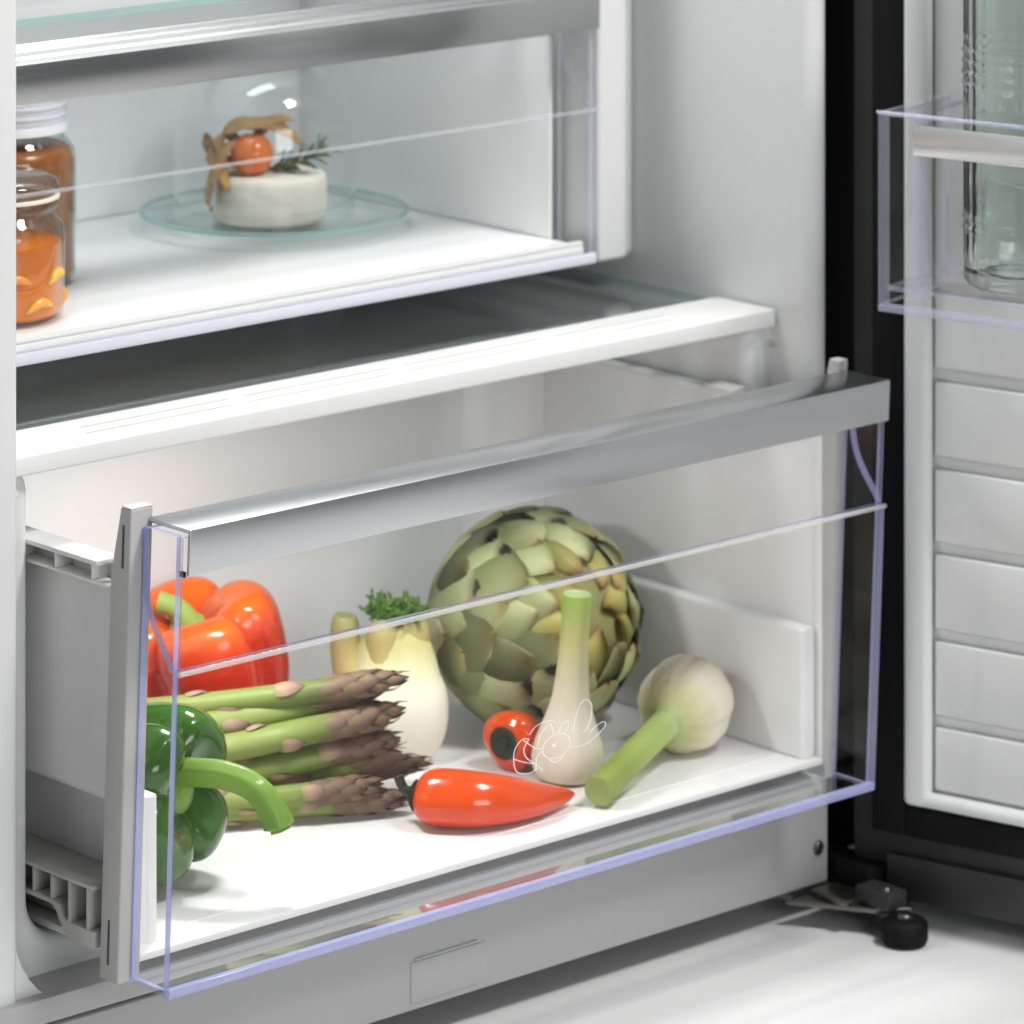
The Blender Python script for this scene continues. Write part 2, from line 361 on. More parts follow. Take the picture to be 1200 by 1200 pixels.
# ------------------------------------------------------------------ lower drawer
dr = thing('crisper_drawer', 'white vegetable drawer pulled open with clear front and brushed metal handle', 'drawer')
sk = lambda v: (v[0], v[1] + (.32 - v[2]) * .047, v[2])
AC = [M['acr'], M['acr_e']]; A2 = [M['acr'], M['acr2_e']]
fp = bpy.data.objects.new('front', None); COL.objects.link(fp); fp.parent = dr
pane('front_pane', -.003, .4865, 0, .0042, .0966, .2500, AC, fp, fn=sk)
box('refraction_strip', -.0031, .4866, -.0002, .0043, .0922, .0965, M['acr_e'], fp, bev=.0006, fn=sk)  # added strip imitating lavender refraction along the pane's lower edge
pane('thin_pane', -.0015, .4850, .0008, .0024, .2502, .3160, AC, fp, fn=sk)
pane('end_pane', -.0030, -.0002, .0044, .0300, .0955, .3165, [M['acr'], M['acr_e2']], fp, fn=sk)
pane('end_pane', .4838, .4866, .0044, .0300, .0955, .3165, AC, fp, fn=sk)
pane('base_pane', -.003, .4865, .0044, .0310, .0925, .0954, [M['acr_b'], M['acr2_e']], fp, fn=sk)
# curved inner pane sweeping back from the ridge to under the handle
cp = spline([(0, .0045, .2508), (0, .0082, .2565), (0, .0165, .2660), (0, .0240, .2785), (0, .0275, .2960), (0, .0285, .3160)], 20)
bm = bmesh.new(); th = .0046
rows = []
for i, p in enumerate(cp):
    a = cp[max(0, i - 1)]; b = cp[min(20, i + 1)]; t = (b - a).normalized(); nn = Vector((0, t.z, -t.y))
    rows.append([bm.verts.new((x, *(p + nn * s * th / 2).yz)) for x in (-.0034, .4870) for s in (-1, 1)])
for a, b in zip(rows, rows[1:]):
    for (i, j, mi) in ((0, 2, 0), (1, 3, 0), (0, 1, 1), (2, 3, 1)):
        f = bm.faces.new((a[i], a[j], b[j], b[i])); f.material_index = mi
f = bm.faces.new((rows[0][0], rows[0][1], rows[0][3], rows[0][2])); f.material_index = 1
f = bm.faces.new((rows[-1][0], rows[-1][1], rows[-1][3], rows[-1][2])); f.material_index = 1
bm_obj('curved_pane', bm, [M['acr'], M['acr_e2']], fp, fn=sk, angle=40)
tube('ridge', [sk((-.003, -.0004, .2502)), sk((.4865, -.0004, .2502))], .0014, M['acr_r'], fp, seg=10)
# handle
hp = [(-.0016, .2975), (-.0016, .3202), (.0318, .3202), (.0318, .3178), (.0006, .3178), (.0006, .2975)]
hd = prism('handle', hp, 'X', .0004, .4862, M['alu'], dr, bev=.0007, fn=sk)
prism('handle_end_cap', [(.0010, .3030), (.0010, .3174), (.0300, .3174), (.0300, .3150), (.0040, .3060)], 'X', .4868, .4885, M['bracket'], hd, bev=.0004, fn=sk)
box('clip', -.0008, .0005, .0006, .0040, .2966, .2995, M['black'], hd, bev=.0003, fn=sk)
# brackets at both ends of the front
for sx, x0, x1 in ((-1, -.0105, .0032), (1, .4795, .4868)):
    br = prism('side_bracket', [(.0312, .0930), (.0462, .0930), (.0462, .2920), (.0395, .3255), (.0312, .3255)], 'X', x0, x1, M['bracket'], dr, bev=.0011, seg=3, fn=sk)
    xx = x0 - .0003 if sx < 0 else x1
    box('slot', xx, xx + .0004, .0358, .0372, .2960, .3170, M['slot'], br, bev=0, fn=sk)
    box('slot', xx, xx + .0004, .0385, .0398, .1010, .1230, M['slot'], br, bev=0, fn=sk)
    box('bracket_top', x0 + .0003, x1 - .0003, .0315, .0392, .3254, .3262, M['white'], br, bev=.0006, fn=sk)
# tub
bd = bpy.data.objects.new('tub', None); COL.objects.link(bd); bd.parent = dr
box('tub_floor', .0005, .4815, .0440, .310, .1000, .1040, M['drawer'], bd, bev=.001)
boxes('tub_side', [(.0000, .0030, .0465, .310, .1768, .2935), (.0003, .0032, .0440, .0520, .1000, .2930)], M['drawer'], bd, bev=.0008)
boxes('tub_side', [(.4790, .4820, .0465, .310, .1000, .2935), (.4788, .4822, .0440, .0520, .1000, .2930)], M['drawer'], bd, bev=.0008)
box('tub_back', .0005, .4815, .3070, .3105, .1000, .2990, M['drawer'], bd, bev=.0008)
box('side_step', .0150, .0225, .0530, .3065, .1030, .1765, M['drawer'], bd, bev=.0018, seg=3)
boxes('side_step', [(.0034, .0225, .0532, .0565, .1035, .1762), (.0035, .0225, .0535, .3065, .1735, .1766)], M['drawer'], bd, bev=.0008)
box('side_step', .4680, .4789, .0480, .3065, .1030, .1768, M['drawer'], bd, bev=.0030, seg=4)
cr = .035
prism('corner_fillet', [(.4788, .3068)] + [(.4788 - cr + cr * math.cos(R(a)), .3068 - cr + cr * math.sin(R(a))) for a in range(0, 91, 9)], 'Z', .1772, .2930, M['drawer'], bd, bev=0)
box('floor_ridge', .0240, .4670, .0640, .0655, .1038, .1045, M['drawer'], bd, bev=.0002)
# rims with small stiffening ribs
rm = boxes('tub_rim', [(-.0125, .0036, .0560, .310, .2936, .2962), (-.0105, .0000, .0480, .310, .2838, .2856)], M['white'], bd, bev=.0008)
for y in (.062, .092, .122, .152): box('rim_rib', -.0100, .0000, y, y + .0018, .2857, .2935, M['drawer'], rm, bev=.0002)
box('tub_rim', .4745, .4835, .0560, .310, .2936, .2962, M['white'], bd, bev=.0010)
box('rim_stop', .4700, .4835, .1085, .1290, .2964, .2990, M['white'], bd, bev=.0010)
# runner with open cells on the outside of the tub
rn = boxes('runner', [(-.0120, .0149, .0600, .400, .1345, .1365), (.0080, .0149, .0600, .400, .1060, .1344)], M['bracket'], bd, bev=.0005)
prism('runner_flange', [(.060, .1060), (.060, .1145), (.0800, .1145), (.0850, .1165), (.0880, .1210), (.0930, .1225), (.40, .1225), (.40, .1200), (.094, .1200), (.0905, .1180), (.0875, .1130), (.083, .1085), (.078, .1060)], 'X', -.0118, .0079, M['bracket'], bd, bev=.0004)
for y in (.0640, .0790, .0935, .1085, .1235, .1385): box('cell_wall', -.0116, .0079, y, y + .0016, .1100 if y < .085 else .1226, .1344, M['bracket'], rn, bev=.0002)

# printed line emblem on the front pane
emb = bmesh.new()
PXM = .0006                                     # metres per drawing unit along the pane
EX, EZ = .2460, .1655
def stroke(pts, wd=.00027, n=24):
    P = spline([(x, z, 0) for x, z in pts], n); prev = None
    for i, p in enumerate(P):
        t = (P[min(i + 1, n)] - P[max(i - 1, 0)]).normalized(); nn = Vector((-t.y, t.x, 0))
        pr = []
        for s in (-1, 1):
            q = p * PXM + nn * s * wd; pr.append(emb.verts.new(sk((EX + q.x * .95, -.0003, EZ + q.y * .58))))
        if prev: emb.faces.new((prev[0], prev[1], pr[1], pr[0]))
        prev = pr
def ell(cx, cz, rx, rz, a0=0, a1=360, rot=0):
    c, s = math.cos(R(rot)), math.sin(R(rot)); out = []
    for i in range(13):
        a = R(a0 + (a1 - a0) * i / 12); x, z = rx * math.cos(a), rz * math.sin(a); out.append((cx + x * c - z * s, cz + x * s + z * c))
    return out
stroke(ell(0, 0, 17, 18)); stroke(ell(-3, 2, 1.5, 1.5), .0004)
stroke([(-22, -26), (-34, -30), (-48, -22), (-52, -2), (-50, 14), (-42, 24), (-34, 22)])
stroke([(-52, -2), (-44, -8), (-34, -14), (-24, -20), (-16, -32)])
stroke([(-34, 22), (-40, 8), (-36, -6), (-26, -18), (-24, -26)])
stroke([(-42, 24), (-34, 14), (-24, 4), (-16, 2)]); stroke([(-34, 28), (-26, 38), (-12, 42), (-2, 36)])
stroke([(-24, -20), (-24, -10), (-18, -2)]); stroke([(-24, 6), (-20, 24), (-10, 36), (-6, 30), (-4, 19)])
stroke([(2, 19), (6, 30), (12, 34), (14, 26), (10, 15)])
stroke([(20, 14), (22, 32), (28, 54), (36, 58), (42, 48), (42, 30), (38, 16), (32, 8)])
stroke([(17, -8), (30, -10), (42, -6), (52, 2), (60, 10), (58, 18), (48, 14), (40, 6)])
stroke([(-8, -18), (0, -24), (10, -18)])
bm_obj('printed_emblem', emb, M['print'], fp, smooth=False)

# ------------------------------------------------------------------ upper drawer
ud = thing('storage_drawer', 'closed upper drawer with clear front and polished metal handle holding jars and cheese', 'drawer')
A2 = [M['acr'], M['acr2_e']]
UX0, UX1, UY = -.010, .4535, .200
uf = bpy.data.objects.new('front', None); COL.objects.link(uf); uf.parent = ud
pane('front_pane', UX0, UX1, UY, UY + .003, .3652, .4470, A2, uf)
box('refraction_strip', UX0, UX1, UY - .0002, UY + .003, .3588, .3651, plain('pale_acrylic', (.70, .71, .80), .15), uf, bev=.0008)  # same added strip, paler, for the upper pane's lower edge
pane('thin_pane', UX0, UX1, UY + .0008, UY + .0024, .4472, .5080, A2, uf)
pane('end_pane', UX1 - .003, UX1, UY + .0032, UY + .030, .3620, .5080, A2, uf)
pane('base_pane', UX0, UX1, UY + .0032, UY + .031, .3590, .3618, A2, uf)
bm = bmesh.new(); rows = []
for i, p in enumerate(cp):
    a = cp[max(0, i - 1)]; b = cp[min(20, i + 1)]; t = (b - a).normalized(); nn = Vector((0, t.z, -t.y))
    rows.append([bm.verts.new((x, UY + (p + nn * s * th / 2).y, .1965 + (p + nn * s * th / 2).z)) for x in (UX0, UX1 - .0032) for s in (-1, 1)])
for a, b in zip(rows, rows[1:]):
    for (i, j, mi) in ((0, 2, 0), (1, 3, 0), (0, 1, 1), (2, 3, 1)):
        f = bm.faces.new((a[i], a[j], b[j], b[i])); f.material_index = mi
bm_obj('curved_pane', bm, A2, uf, angle=40)
tube('ridge', [(UX0, UY - .0004, .4472), (UX1, UY - .0004, .4472)], .0013, M['acr_r2'], uf, seg=10)
uh = prism('handle', [(UY - .0018, .4938), (UY - .0018, .5152), (UY + .012, .5152), (UY + .0135, .5165), (UY + .030, .5165), (UY + .032, .5195), (UY + .036, .5195), (UY + .036, .5120), (UY + .0005, .5120), (UY + .0005, .4938)], 'X', UX0, UX1 + .001, M['alu2'], ud, bev=.0007)
ub = bpy.data.objects.new('tub', None); COL.objects.link(ub); ub.parent = ud
box('tub_floor', UX0 + .002, UX1 - .006, UY + .0040, .462, .3640, .3690, M['drawer'], ub, bev=.001)
box('tub_side', UX1 - .0085, UX1 - .0055, UY + .0312, .462, .3692, .5000, M['drawer'], ub, bev=.0008)
box('tub_side', UX0 + .002, UX0 + .005, UY + .0312, .462, .3692, .5000, M['drawer'], ub, bev=.0008)
box('tub_back', UX0 + .002, UX1 - .006, .4585, .462, .3692, .5000, M['drawer'], ub, bev=.0008)
box('front_step', UX0 + .002, UX1 - .006, UY + .0045, UY + .0085, .3691, .3715, M['drawer'], ub, bev=.001)

# ------------------------------------------------------------------ door bin and bottle
bn = thing('door_bin', 'clear plastic bin with a metal strip hung on the open door', 'bin', DR((.06, .02, .366)))
inv = bn.location.copy()
DB = lambda v: DR(v) - inv
b0, b1, of, zb0, zb1 = .062, .56, .086, .3660, .4705
pane('front_pane', b0, b1, of - .0045, of, zb0, zb1, A2, bn, fn=DB)
pane('end_pane', b0, b0 + .0045, .0135, of - .0047, zb0, zb1, A2, bn, fn=DB)
pane('inner_rib', b0 + .0165, b0 + .0225, of - .016, of - .0048, zb0 + .003, zb1 - .002, A2, bn, fn=DB)
pane('bin_floor', b0 + .0032, b1, .0165, of - .0048, zb0 + .0066, zb0 + .0096, A2, bn, fn=DB)
pane('back_pane', b0 + .0032, b1, .0135, .0160, zb0 + .0032, zb0 + .05, A2, bn, fn=DB)
pane('top_flange', b0 + .0047, b0 + .018, .0135, of - .0048, zb1 - .003, zb1 - .0005, A2, bn, fn=DB)
box('bin_bead', b0 - .0002, b1, of - .0046, of + .0002, zb0 - .0042, zb0 - .0002, M['acr2_e'], bn, bev=.0006, fn=DB)
box('metal_strip', b0 + .0225, b1, of + .0002, of + .0016, .4490, .4655, plain('strip_metal', (.72, .72, .72), .24, 1), bn, bev=.0003, fn=DB)
tube('ridge', [DB((b0, of + .0005, zb1 - .0003)), DB((b1, of + .0005, zb1 - .0003))], .0012, M['acr2_e'], bn, seg=8)

bc = DR((.1315, .0505, .3762))
bt = thing('glass_bottle', 'pale green ribbed glass bottle standing in the door bin', 'bottle', bc)
rb = .0318
pf = [(0, .004), (.020, .0035), (.025, .0005), (rb - .003, .0015), (rb, .006), (rb, .030)]
for z in (.034, .040): pf += [(rb, z - .002), (rb + .0009, z), (rb, z + .002)]
pf += [(rb, .09)]
for z in (.112, .118, .124, .130): pf += [(rb, z - .002), (rb + .001, z), (rb, z + .002)]
pf += [(rb, .19), (rb - .004, .205), (.020, .222), (.018, .235), (.018, .262), (.0195, .264), (.0195, .270), (.0165, .270)]
mb, nt_, pp = new_mat('ribbed_green_glass'); pp.inputs['Base Color'].default_value = (.88, .96, .92, 1); pp.inputs['Roughness'].default_value = .02
pp.inputs['Transmission Weight'].default_value = 1; pp.inputs['IOR'].default_value = 1.45
flute = lambda v: (lambda k: (v.x * k, v.y * k, v.z))(1 + .010 * math.cos(26 * math.atan2(v.y, v.x)) * (1 if .02 < v.z < .19 else 0))
inner = [(.0150, .270), (.0150, .235), (.0170, .222), (.0252, .205), (.0285, .188), (.0285, .020), (.0270, .013), (.022, .0105), (0, .011)]
lathe('bottle_body', pf + inner, mb, bt, seg=104, fn=flute)

# ------------------------------------------------------------------ things in the upper drawer
ZU = .3692
def T(name, label, cat, loc, rot=(0, 0, 0), group=None): return thing(name, label, cat, loc, rot, group)
jar = T('sauce_jar', 'tall glass jar of brown sauce with a white ribbed lid', 'jar', (.1410, .3420, ZU))
jr = .0375
lathe('glass_body', [(0, .001), (.034, .0008), (jr, .005), (jr, .066), (.0365, .074), (.031, .081), (.0295, .083), (.0295, .092)], M['glass'], jar, seg=48)
sauce = plain('brown_sauce', (.40, .115, .012), .25, sss=.3, b=(90., .15, .001), var=.25)
lathe('sauce', [(0, .003), (.033, .0028), (jr - .0015, .006), (jr - .0015, .066), (.0345, .0735), (.032, .0755), (0, .0755)], sauce, jar, seg=48)
lid = lathe('lid', [(.031, .0835), (.0325, .084), (.0325, .088), (.0315, .089), (.032, .0895), (.032, .1035), (.030, .1055), (0, .1055)], plain('lid_plastic', (.75, .76, .80), .4), jar, seg=48)
for i in range(2):
    lathe('lid_ring', [(.0322, .0925 + i * .005), (.0330, .0932 + i * .005), (.0330, .0945 + i * .005), (.0322, .0952 + i * .005)], lid.data.materials[0], lid, seg=48)
j2 = T('preserving_jar', 'small glass preserving jar of orange pickles with glass lid', 'jar', (.0800, .2650, ZU))
r2 = .0345
lathe('glass_body', [(0, .001), (.031, .0008), (r2, .004), (r2, .046), (.0335, .0505), (.030, .0545), (.0285, .057), (.031, .060), (.0315, .0625), (.0305, .064)], M['glass'], j2, seg=48)
pick = plain('orange_brine', (.78, .19, .010), .18, sss=.4, var=.35, b=(120., .2, .002))
lathe('brine', [(0, .003), (.030, .0026), (r2 - .0015, .005), (r2 - .0015, .041), (0, .0415)], pick, j2, seg=40)
for i in range(11):
    a = R(170 + 26 * i); z = .008 + .0045 * ((i * 3) % 6)
    c = Vector((math.cos(a), math.sin(a), 0)) * (r2 - .0022); t = Vector((-math.sin(a), math.cos(a), 0))
    tube('pickle_slice', [c - t * .009 + Vector((0, 0, z)), c * 1.03 + Vector((0, 0, z + .005)), c + t * .009 + Vector((0, 0, z + .002))], [.0008, .0028, .0030, .0026, .0008], plain('pickle_%d' % i, (.85, .32 + .1 * (i % 3), .06), .3, sss=.3), j2, seg=8, n=8)
lathe('seal_ring', [(.0300, .0642), (.0320, .0645), (.0320, .0660), (.0300, .0664)], M['seal'], j2, seg=40)
lathe('glass_lid', [(.0302, .0666), (.0318, .068), (.0318, .0710), (.0300, .0745), (.0250, .0765), (0, .0775)], M['glass'], j2, seg=40)

PC = Vector((.3520, .3690, ZU))
pt = T('glass_plate', 'round clear glass plate with greenish rim under the cheese', 'plate', PC)
lathe('plate_disc', [(0, .0040), (.052, .0040), (.064, .0065), (.0765, .0105), (.0785, .0100), (.0785, .0085), (.066, .0035), (.058, .0005), (.050, .0020), (0, .0020)], M['plateglass'], pt, seg=72)
lathe('rim', [(.0768, .0106), (.0784, .0108), (.0794, .0097), (.0789, .0084), (.0775, .0082), (.0770, .0098), (.0768, .0106)], M['glass_e'], pt, seg=72)
dm = T('glass_cloche', 'clear glass dome covering the small cheese', 'cloche', PC + Vector((-.004, .004, .0045)))
lathe('dome', [(.0530, 0), (.0532, .012), (.0530, .045), (.0510, .060), (.0460, .074), (.0370, .084), (.0250, .0905), (.0120, .0935), (0, .0945)], M['dome'], dm, seg=64)
lathe('knob', [(.006, .0946), (.005, .098), (.009, .103), (.011, .109), (.009, .115), (0, .118)], M['dome'], dm, seg=32)
CC = PC + Vector((-.002, .002, .0042))
rind = plain('bloomy_rind', (.74, .70, .60), .75, b=(140., .6, .0012), sss=.15, var=.10)
bm = bmesh.new(); lathe_bm(bm, [(0, 0), (.030, 0), (.0325, .0012), (.0335, .004), (.0337, .012), (.0337, .022), (.0330, .0258), (.0305, .0278), (.02, .0282), (0, .0282)], 64)
bmesh.ops.subdivide_edges(bm, edges=bm.edges[:], cuts=1, use_grid_fill=True)
for v in bm.verts:
    n_ = noise.noise(v.co * 130); v.co += Vector((v.co.x, v.co.y, 0)).normalized() * n_ * .0007 + Vector((0, 0, noise.noise(v.co * 90 + Vector((3, 1, 2))) * .0004 if v.co.z > .01 else 0))
ch = bm_obj('cheese_wheel', bm, rind, angle=60); ch.location = CC
tag(ch, 'small white soft cheese wheel on the glass plate', 'cheese')
TZ = CC + Vector((0, 0, .0282))
# physalis: berry and papery husk
view_r = Vector((.7446, -.6674, 0)); view_f = Vector((.6674, .7446, 0))
ph = T('physalis', 'orange physalis berry with dry brown papery husk on the cheese', 'fruit', TZ - view_r * .0095 - view_f * .014); ph.scale = (1.15, 1.15, 1.12)
lathe('berry', [(0, 0), (.004, .0006), (.0085, .0035), (.0108, .0085), (.0110, .0125), (.0090, .0178), (.0050, .0208), (0, .0216)], plain('berry_skin', (.72, .17, .02), .22, sss=.2, var=.12), ph, seg=40)
husk = plain('dry_husk', (.42, .24, .09), .8, b=(200., .8, .0015), var=.3)
def leaf(name, pts, wmax, mat, par, curl=.3, n=14, up=Vector((0, 0, 1)), m_=6, jag=0, side=None):
    P = spline(pts, n); bm = bmesh.new(); rows = []
    for i, p in enumerate(P):
        t = (P[min(i + 1, n)] - P[max(i - 1, 0)]).normalized(); s = side.copy() if side else t.cross(up)
        if s.length < .05: s = t.orthogonal()
        s = (s - t * s.dot(t)).normalized(); nn = s.cross(t); u = i / n; wd = wmax * (math.sin(math.pi * (.06 + .9 * u)) ** .7)
        rows.append([bm.verts.new(p + s * wd * k / m_ * (1 + jag * noise.noise(p * 300 + Vector((k, 0, 0)))) + nn * curl * wd * (1 - (k / m_) ** 2) * (1 + jag * noise.noise(p * 200))) for k in range(-m_, m_ + 1)])
    for a, b in zip(rows, rows[1:]):
        for j in range(2 * m_): bm.faces.new((a[j], a[j + 1], b[j + 1], b[j]))
    o = bm_obj(name, bm, mat, par, angle=80); md = o.modifiers.new('thick', 'SOLIDIFY'); md.thickness = .0005; return o
def V3(a, b, c): return view_r * a + view_f * b + Vector((0, 0, c))    # right, away, up as the camera stands
leaf('husk_petal', [V3(-.008, .008, .012), V3(-.012, .006, .020), V3(-.004, .006, .0245), V3(.012, .006, .0235), V3(.026, .004, .0150)], .0092, husk, ph, .5, jag=.5)
leaf('husk_petal', [V3(.0, .010, .004), V3(-.012, .004, .004), V3(-.0200, .0, .010), V3(-.0230, -.002, .022)], .0092, husk, ph, .5, jag=.5)
leaf('husk_petal', [V3(-.008, .0, .018), V3(-.014, -.004, .012), V3(-.018, -.006, .002), V3(-.0205, -.006, -.010), V3(-.0210, -.006, -.018)], .0055, husk, ph, .6, jag=.4)
leaf('husk_petal', [V3(-.012, .006, .022), V3(-.018, .002, .014), V3(-.0160, -.006, .004), V3(-.011, -.012, -.006)], .0055, husk, ph, .6, jag=.4)
leaf('husk_petal', [V3(.0, .012, .006), V3(.004, .012, .018), V3(.012, .010, .026), V3(.020, .006, .027)], .0092, husk, ph, .5, jag=.5)
rs = T('rosemary_sprig', 'green rosemary sprig lying on the cheese beside the berry', 'herb', TZ + view_r * .008 - view_f * .006)
green_n = plain('rosemary_needle', (.075, .13, .05), .5, var=.3)
st = [V3(-.010, .004, .002), V3(.002, -.002, .004), V3(.014, -.006, .009), V3(.024, -.006, .014)]
tube('stem', st, .0008, husk, rs, seg=8, n=14)
bm = bmesh.new(); SP = spline(st, 30)
for i in range(62):
    p = SP[i % 31]; t = (SP[min(i % 31 + 1, 30)] - SP[max(i % 31 - 1, 0)]).normalized()
    a = random.uniform(0, 6.28); nrm = (t.orthogonal().normalized()); nrm = Quaternion(t, a) @ nrm
    dv = (nrm * .9 + t * random.uniform(.5, 1.4)).normalized(); L = random.uniform(.007, .014)
    q = p + dv * L; q.z = max(q.z, .0008)
    tube_bm(bm, [p, p + (q - p) * .5 + Vector((0, 0, .0006)), q], [.0005, .0008, .0002], 5)
ne = bm_obj('needles', bm, green_n, rs, angle=60); ne['kind'] = 'stuff'

# ------------------------------------------------------------------ vegetables in the lower drawer
ZF = .1040
def align(zdir, spin=0):
    return (Vector(zdir).to_track_quat('Z', 'Y') @ Quaternion((0, 0, 1), R(spin)))
def pepper_mesh(name, Rr, Hh, lobes, depth, seed, mat, parent, prof=None):
    prof = prof or [(0, .70), (.10, .69), (.22, .74), (.38, .88), (.55, .97), (.72, .985), (.88, .90), (.98, .70), (1.0, .42), (.97, .10), (.91, -.22), (.82, -.52), (.68, -.76), (.48, -.90), (.28, -.92), (.12, -.86), (0, -.83)]
    P = spline([(a, b, 0) for a, b in prof], 44); seg = 72; bm = bmesh.new(); rings = []
    for i, p in enumerate(P):
        rr, zz = max(p.x, 0), p.y
        if i in (0, len(P) - 1): rings.append([bm.verts.new((0, 0, zz * Hh))]); continue
        ring = []
        for j in range(seg):
            t = 2 * math.pi * j / seg; tw = t + .12 * math.sin(t * 2 + seed) + .10 * zz
            c = abs(math.cos(lobes * tw / 2)); cre = (1 - c) ** 2.2
            amp = 1 + .06 * math.sin(t + seed) + .05 * math.sin(2 * t + 2 * seed)
            k = depth * min(1, rr * 1.6) * (1.0 if zz > 0 else 1 + zz * .35)
            r_ = rr * Rr * (1 - k * cre) * amp
            z_ = zz * Hh - (k * .55 * cre * Hh if zz > .6 else 0) + (.10 * cre * Hh if zz < -.7 else 0)
            v = Vector((r_ * math.cos(t), r_ * math.sin(t), z_)); v += v.normalized() * noise.noise(v * 40 + Vector((seed, 0, 0))) * .0012
            ring.append(bm.verts.new(v))
        rings.append(ring)
    for a, b in zip(rings, rings[1:]):
        for j in range(seg):
            k = (j + 1) % seg
            if len(a) == 1: bm.faces.new((a[0], b[j], b[k]))
            elif len(b) == 1: bm.faces.new((a[j], b[0], a[k]))
            else: bm.faces.new((a[j], b[j], b[k], a[k]))
    return bm_obj(name, bm, mat, parent, angle=180)
# red-orange bell pepper
redm = ramp_mat('red_pepper_skin', [(0, (.48, .014, .004)), (.74, (.60, .022, .005)), (.90, (.70, .05, .006)), (1, (.82, .14, .008))], 'Z', .16, -.045, .045, .12, 14, coat=.35, b=(60., .16, .002))  # orange at the top paints the light on the upper lobes
stemg = ramp_mat('pepper_stem', [(0, (.16, .26, .03)), (.6, (.26, .38, .06)), (1, (.30, .42, .10))], 'Z', .45, 0, .03, .1, 60, b=(150., .2, .001))
rp = T('red_bell_pepper', 'large glossy red-orange bell pepper behind the asparagus', 'pepper', (.2095, .2560, ZF + .0475))
rp.rotation_mode = 'QUATERNION'; rp.rotation_quaternion = align(V3(-.20, -.20, .94), 62)
pepper_mesh('flesh', .0465, .049, 4, .26, 1.3, redm, rp)
pst = tube('stem', [(0, 0, .036), (-.003, .001, .046), (-.008, .003, .050), (-.012, .005, .052)], [.0085, .0060, .0055, .0062], stemg, rp, seg=16, n=12)
lathe('calyx', [(0, .0400), (.006, .0400), (.0085, .0392), (.0100, .0375), (.007, .0365), (0, .0360)], stemg, pst, seg=24)
# green bell pepper lying with its stem to the right
grm = ramp_mat('green_pepper_skin', [(0, (.016, .060, .006)), (.5, (.022, .085, .006)), (1, (.04, .13, .008))], 'Z', .12, -.05, .05, .06, 20, coat=.4, b=(60., .16, .002))
gp = T('green_bell_pepper', 'glossy green bell pepper at the left with a long curved stem', 'pepper', (.067, .1344, ZF + .0480))
gp.rotation_mode = 'QUATERNION'; gp.rotation_quaternion = align(V3(.86, -.48, .10), 48)
pepper_mesh('flesh', .0440, .042, 4, .30, 4.1, grm, gp)
gpi = gp.rotation_quaternion.inverted()
gl = lambda a, b, c: gpi @ V3(a, b, c)
stg = ramp_mat('green_stem', [(0, (.16, .30, .03)), (.5, (.22, .40, .045)), (1, (.14, .28, .035))], 'Z', .35, .02, .10, .08, 60, b=(160., .25, .001), coat=.15)
gs = tube('stem', [gl(.024, -.013, .010), gl(.032, -.018, .013), gl(.050, -.024, .0135), gl(.066, -.028, .0080), gl(.0755, -.030, -.004), gl(.0790, -.031, -.0125)], lambda t: (.0098 - .0030 * min(1, t / .25) + .0012 * max(0, t - .6) / .4) * (1 if t < .955 else .62), stg, gp, seg=20, n=30, mod=lambda a, t: 1 + .08 * math.cos(5 * a) + .03 * math.cos(9 * a + 8 * t))
lathe('calyx', [(0, .0345), (.007, .0345), (.0105, .0330), (.0125, .0305), (.009, .0300), (0, .0300)], stg, gs, seg=24)

# asparagus spears
asg = {}
stalk_m = ramp_mat('asparagus_stalk', [(0, (.30, .30, .10)), (.25, (.23, .27, .065)), (.55, (.17, .23, .045)), (.70, (.11, .13, .04)), (.80, (.13, .11, .05)), (1, (.07, .04, .035))], 'X', .42, 0, .2, .05, 60, coord='Object', b=(120., .2, .0008), nsc=(.3, 2, 2))  # tip end darkened to paint shaded gaps between the head scales
scale_g = ramp_mat('asparagus_scale', [(0, (.26, .24, .10)), (.4, (.36, .25, .16)), (.75, (.24, .14, .11)), (1, (.10, .06, .05))], 'X', .55, -.004, .012, .12, 120, b=(200., .3, .0006))
scale_d = ramp_mat('asparagus_tip_scale', [(0, (.15, .14, .05)), (.35, (.17, .115, .065)), (.65, (.14, .075, .06)), (.85, (.085, .045, .04)), (1, (.04, .022, .02))], 'X', .5, -.003, .016, .16, 120, b=(200., .3, .0006))
def scale_mesh(name, L, W, rad, mat):
    bm = bmesh.new(); rows = []; n = 8; m = 4
    for i in range(n + 1):
        t = i / n; wd = W * (1 - t ** 1.8) ** .8 * (.75 + .5 * t * (1 - t) * 2); 
        if i == n: wd = W * .04
        row = []
        for k in range(-m, m + 1):
            a = wd * k / m / rad; lift = .0003 + .0009 * math.sin(math.pi * min(1, t * 1.1)) - .0003 * (k / m) ** 2 - .0006 * max(0, t - .7) / .3
            row.append(bm.verts.new((t * L - .1 * L, math.sin(a) * (rad + lift * .6), math.cos(a) * (rad + lift))))
        rows.append(row)
    for a, b in zip(rows, rows[1:]):
        for j in range(2 * m): bm.faces.new((a[j], a[j + 1], b[j + 1], b[j]))
    bmesh.ops.recalc_face_normals(bm, faces=bm.faces)
    me = bpy.data.meshes.new(name); bm.to_mesh(me); bm.free(); me.materials.append(mat)
    for p in me.polygons: p.use_smooth = True
    return me
SM = [scale_mesh('scale_leaf', .0150, .0042, .0056, scale_g), scale_mesh('tip_scale', .0190, .0040, .0058, scale_d), scale_mesh('tip_scale_small', .0150, .0028, .0040, scale_d)]
